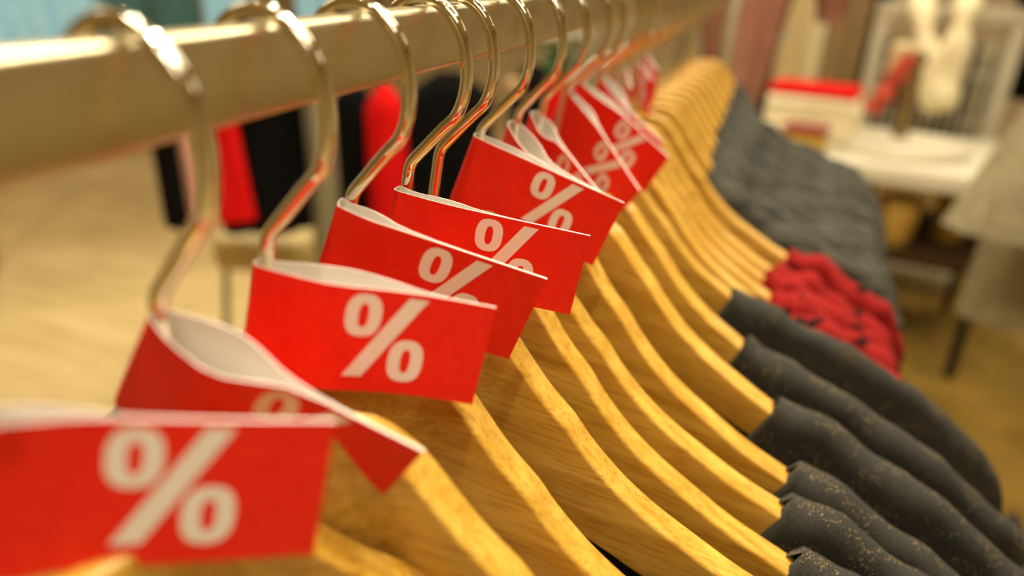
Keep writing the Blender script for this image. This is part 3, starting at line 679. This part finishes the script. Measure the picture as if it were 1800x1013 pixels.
tag(bm_obj('cream_scarf', bm, ivory_cloth, None, True, 80), 'thick cream scarf hanging in a loop from the white wire rack', 'scarf')
# red scarf lying diagonally over the stand
bm = bmesh.new(); A_, B_ = at(1528, 196, 3.1), at(1602, 96, 3.0)
P_ = [A_.lerp(B_, k / 10) + Vector((0, .01 * math.sin(k * 1.3), -.014 * math.sin(k / 10 * math.pi))) for k in range(11)]
tube(bm, P_, [.030 + .006 * math.sin(k * 1.9) for k in range(11)], 14); o = bm_obj('red_scarf', bm, mat('coral_red_cloth', (.62, .09, .05), .9))
tag(o, 'coral red scarf slung diagonally in front of the white wire rack', 'scarf')
# white wire rack behind the stand
p1, p2 = at(1532, 120, 3.86), at(1772, 120, 3.90)
t = thing('wire_rack', (p1.x, p1.y, 0), 'white wire rack with slim bars behind the white table', 'wire rack')
d_ = Vector((p2.x - p1.x, p2.y - p1.y, 0)); ln = d_.length; an = math.atan2(d_.y, d_.x)
bm = bmesh.new()
for k in range(15):
    q = d_ * (k / 14); tube(bm, [q + Vector((0, 0, .12)), q + Vector((0, 0, 1.22))], .0045, 8)
for z in (.35, .80, 1.0): tube(bm, [Vector((0, 0, z)), d_ + Vector((0, 0, z))], .0045, 8)
bm_obj('wire_grid', bm, white_lacquer, t)
for k in (0, 1):
    bm = bmesh.new(); box(bm, d_ * k + Vector((0, 0, .62)), (.055, .045, 1.24), .005, an); bm_obj('upright', bm, white_lacquer, t)
bm = bmesh.new(); box(bm, d_ * .5 + Vector((0, 0, 1.245)), (ln + .06, .05, .07), .006, an); bm_obj('top_bar', bm, white_lacquer, t)
bm = bmesh.new(); box(bm, d_ * .5 + Vector((0, 0, .06)), (ln + .10, .20, .08), .01, an); bm_obj('foot', bm, white_lacquer, t)
g = 'slate grey clothes behind the wire rack'
hung('grey_jacket', 'slate grey jacket behind the left bars of the wire rack', 'jacket', slate_cloth, (1572, 60), 1.13, (1565, 250), 3.99, .16, .12, .0, g, 1.0, 4, 52)
hung('grey_jacket', 'slate grey jacket behind the cream scarf loop on the wire rack', 'jacket', slate_cloth, (1632, 60), 1.13, (1625, 250), 3.99, .14, .12, .0, g, 1.0, 4, 53)
hung('grey_coat', 'long slate grey coat behind the right bars of the wire rack', 'coat', slate_cloth, (1715, 60), 1.13, (1690, 250), 3.99, .20, .12, .0, g, 1.0, 4, 54)
hung('pale_coat', 'pale olive coat at the right end of the wire rack', 'coat', olive_grey, (1755, 60), 1.13, (1725, 262), 3.97, .14, .10, .0, None, 1.0, 4, 55)
hung('black_cape', 'black cape in the upper right picture corner', 'cape', black_cloth, (1822, 60), 1.60, (1795, 175), 4.1, .22, .12, .0, None, 1.0, 4, 56)
# cream and brown clothes on a rail farther back
g = 'cream clothes on the far rail'
hung('white_blouse', 'pale blue white blouse right beside the mauve top', 'blouse', blue_cloth, (1388, 10), 1.62, (1385, 72), 4.4, .13, .12, .0, None, 1.0, 4, 60)
hung('cream_blouse', 'cream blouse left of the brightest one above the red sweater', 'blouse', cream_cloth, (1408, 60), 1.62, (1400, 152), 4.35, .17, .12, .0, g, 1.05, 4, 61)
hung('ivory_blouse', 'bright ivory blouse hanging above the red sweater', 'blouse', ivory_cloth, (1440, 60), 1.62, (1430, 150), 4.3, .12, .12, .0, g, 1.0, 4, 62)
hung('taupe_blouse', 'taupe blouse between the ivory blouse and the wire rack', 'blouse', taupe_cloth, (1487, 70), 1.62, (1480, 150), 4.25, .18, .12, .0, None, 1.0, 4, 63)
hung('black_vest', 'black vest hanging beside the left bar of the wire rack', 'vest', black_cloth, (1524, 60), 1.62, (1512, 200), 4.5, .16, .12, .0, None, 1.0, 4, 64)
p1, p2 = at(1352, 60, 4.4), at(1880, 60, 4.2)
rail_stand('black garment rail carrying the cream blouses at the back', (p1.x, p1.y), (p2.x, p2.y), 1.69, black_metal, .012)
# pale grey clothes close to the right picture edge
g = 'pale olive grey clothes at the right edge'
hung('flared_jacket', 'pale olive grey jacket with flared hem at the right picture edge', 'jacket', olive_grey, (1900, 300), 1.30, (1900, 452), 1.75, .15, .10, .0, g, 2.7, 5, 70)
hung('grey_skirt', 'pale olive grey skirt below the flared jacket at the right edge', 'skirt', olive_grey, (1915, 420), 1.22, (1915, 632), 1.98, .36, .12, .0, g, 1.1, 5, 71)
p1, p2 = at(1850, 300, 1.86), at(2150, 300, 1.95)
rail_stand('black garment rail just outside the right picture edge', (p1.x, p1.y), (p2.x, p2.y), 1.36, black_metal, .012, (1,))
# golden baskets under the table
bm = bmesh.new(); box(bm, (-.02, 0, .44), (.94, .72, .03), .004); bm_obj('lower_shelf', bm, mat('dark_stained_board', (.035, .018, .004), .85, 0, .15), bpy.data.objects['display_table'])
for k, (x, y, w, hh) in enumerate([(-.07, -.12, .12, .24), (.14, -.22, .13, .17), (.33, -.05, .13, .26)]):
    q = R3 @ Vector((x, y, 0)); zt = hh
    t = thing('wicker_basket', (cx_ + q.x, cy_ + q.y, .456), ['golden wicker basket left of the black middle table leg', 'low golden wicker basket in the middle under the white table', 'golden wicker basket under the right end of the white table'][k], 'basket', 'golden baskets under the table')
    bm = bmesh.new(); lathe(bm, [(w * .36, 0), (w * .44, .02), (w * .5, zt * .5), (w * .54, zt * .95), (w * .52, zt), (w * .46, zt), (w * .44, zt * .9), (w * .3, .03)], (0, 0, 0), 32); bm_obj('basket_body', bm, wicker, t)
    bm = bmesh.new(); tube(bm, [(w * .53 * math.cos(a * math.pi / 16), w * .53 * math.sin(a * math.pi / 16), zt) for a in range(33)], .008, 8); bm_obj('rim', bm, wicker, t)
# ochre sheet added as painted shade on the right half of the shop floor
bm = bmesh.new(); box(bm, (0, 0, .006), (3.2, 5.6, .012), .004); o = bm_obj('floor_shade', bm, ochre_floor_shade); o.location = (1.45, 3.2, 0)
tag(o, 'ochre brown sheet added as shade on the floor under the white display table', 'floor_shade')
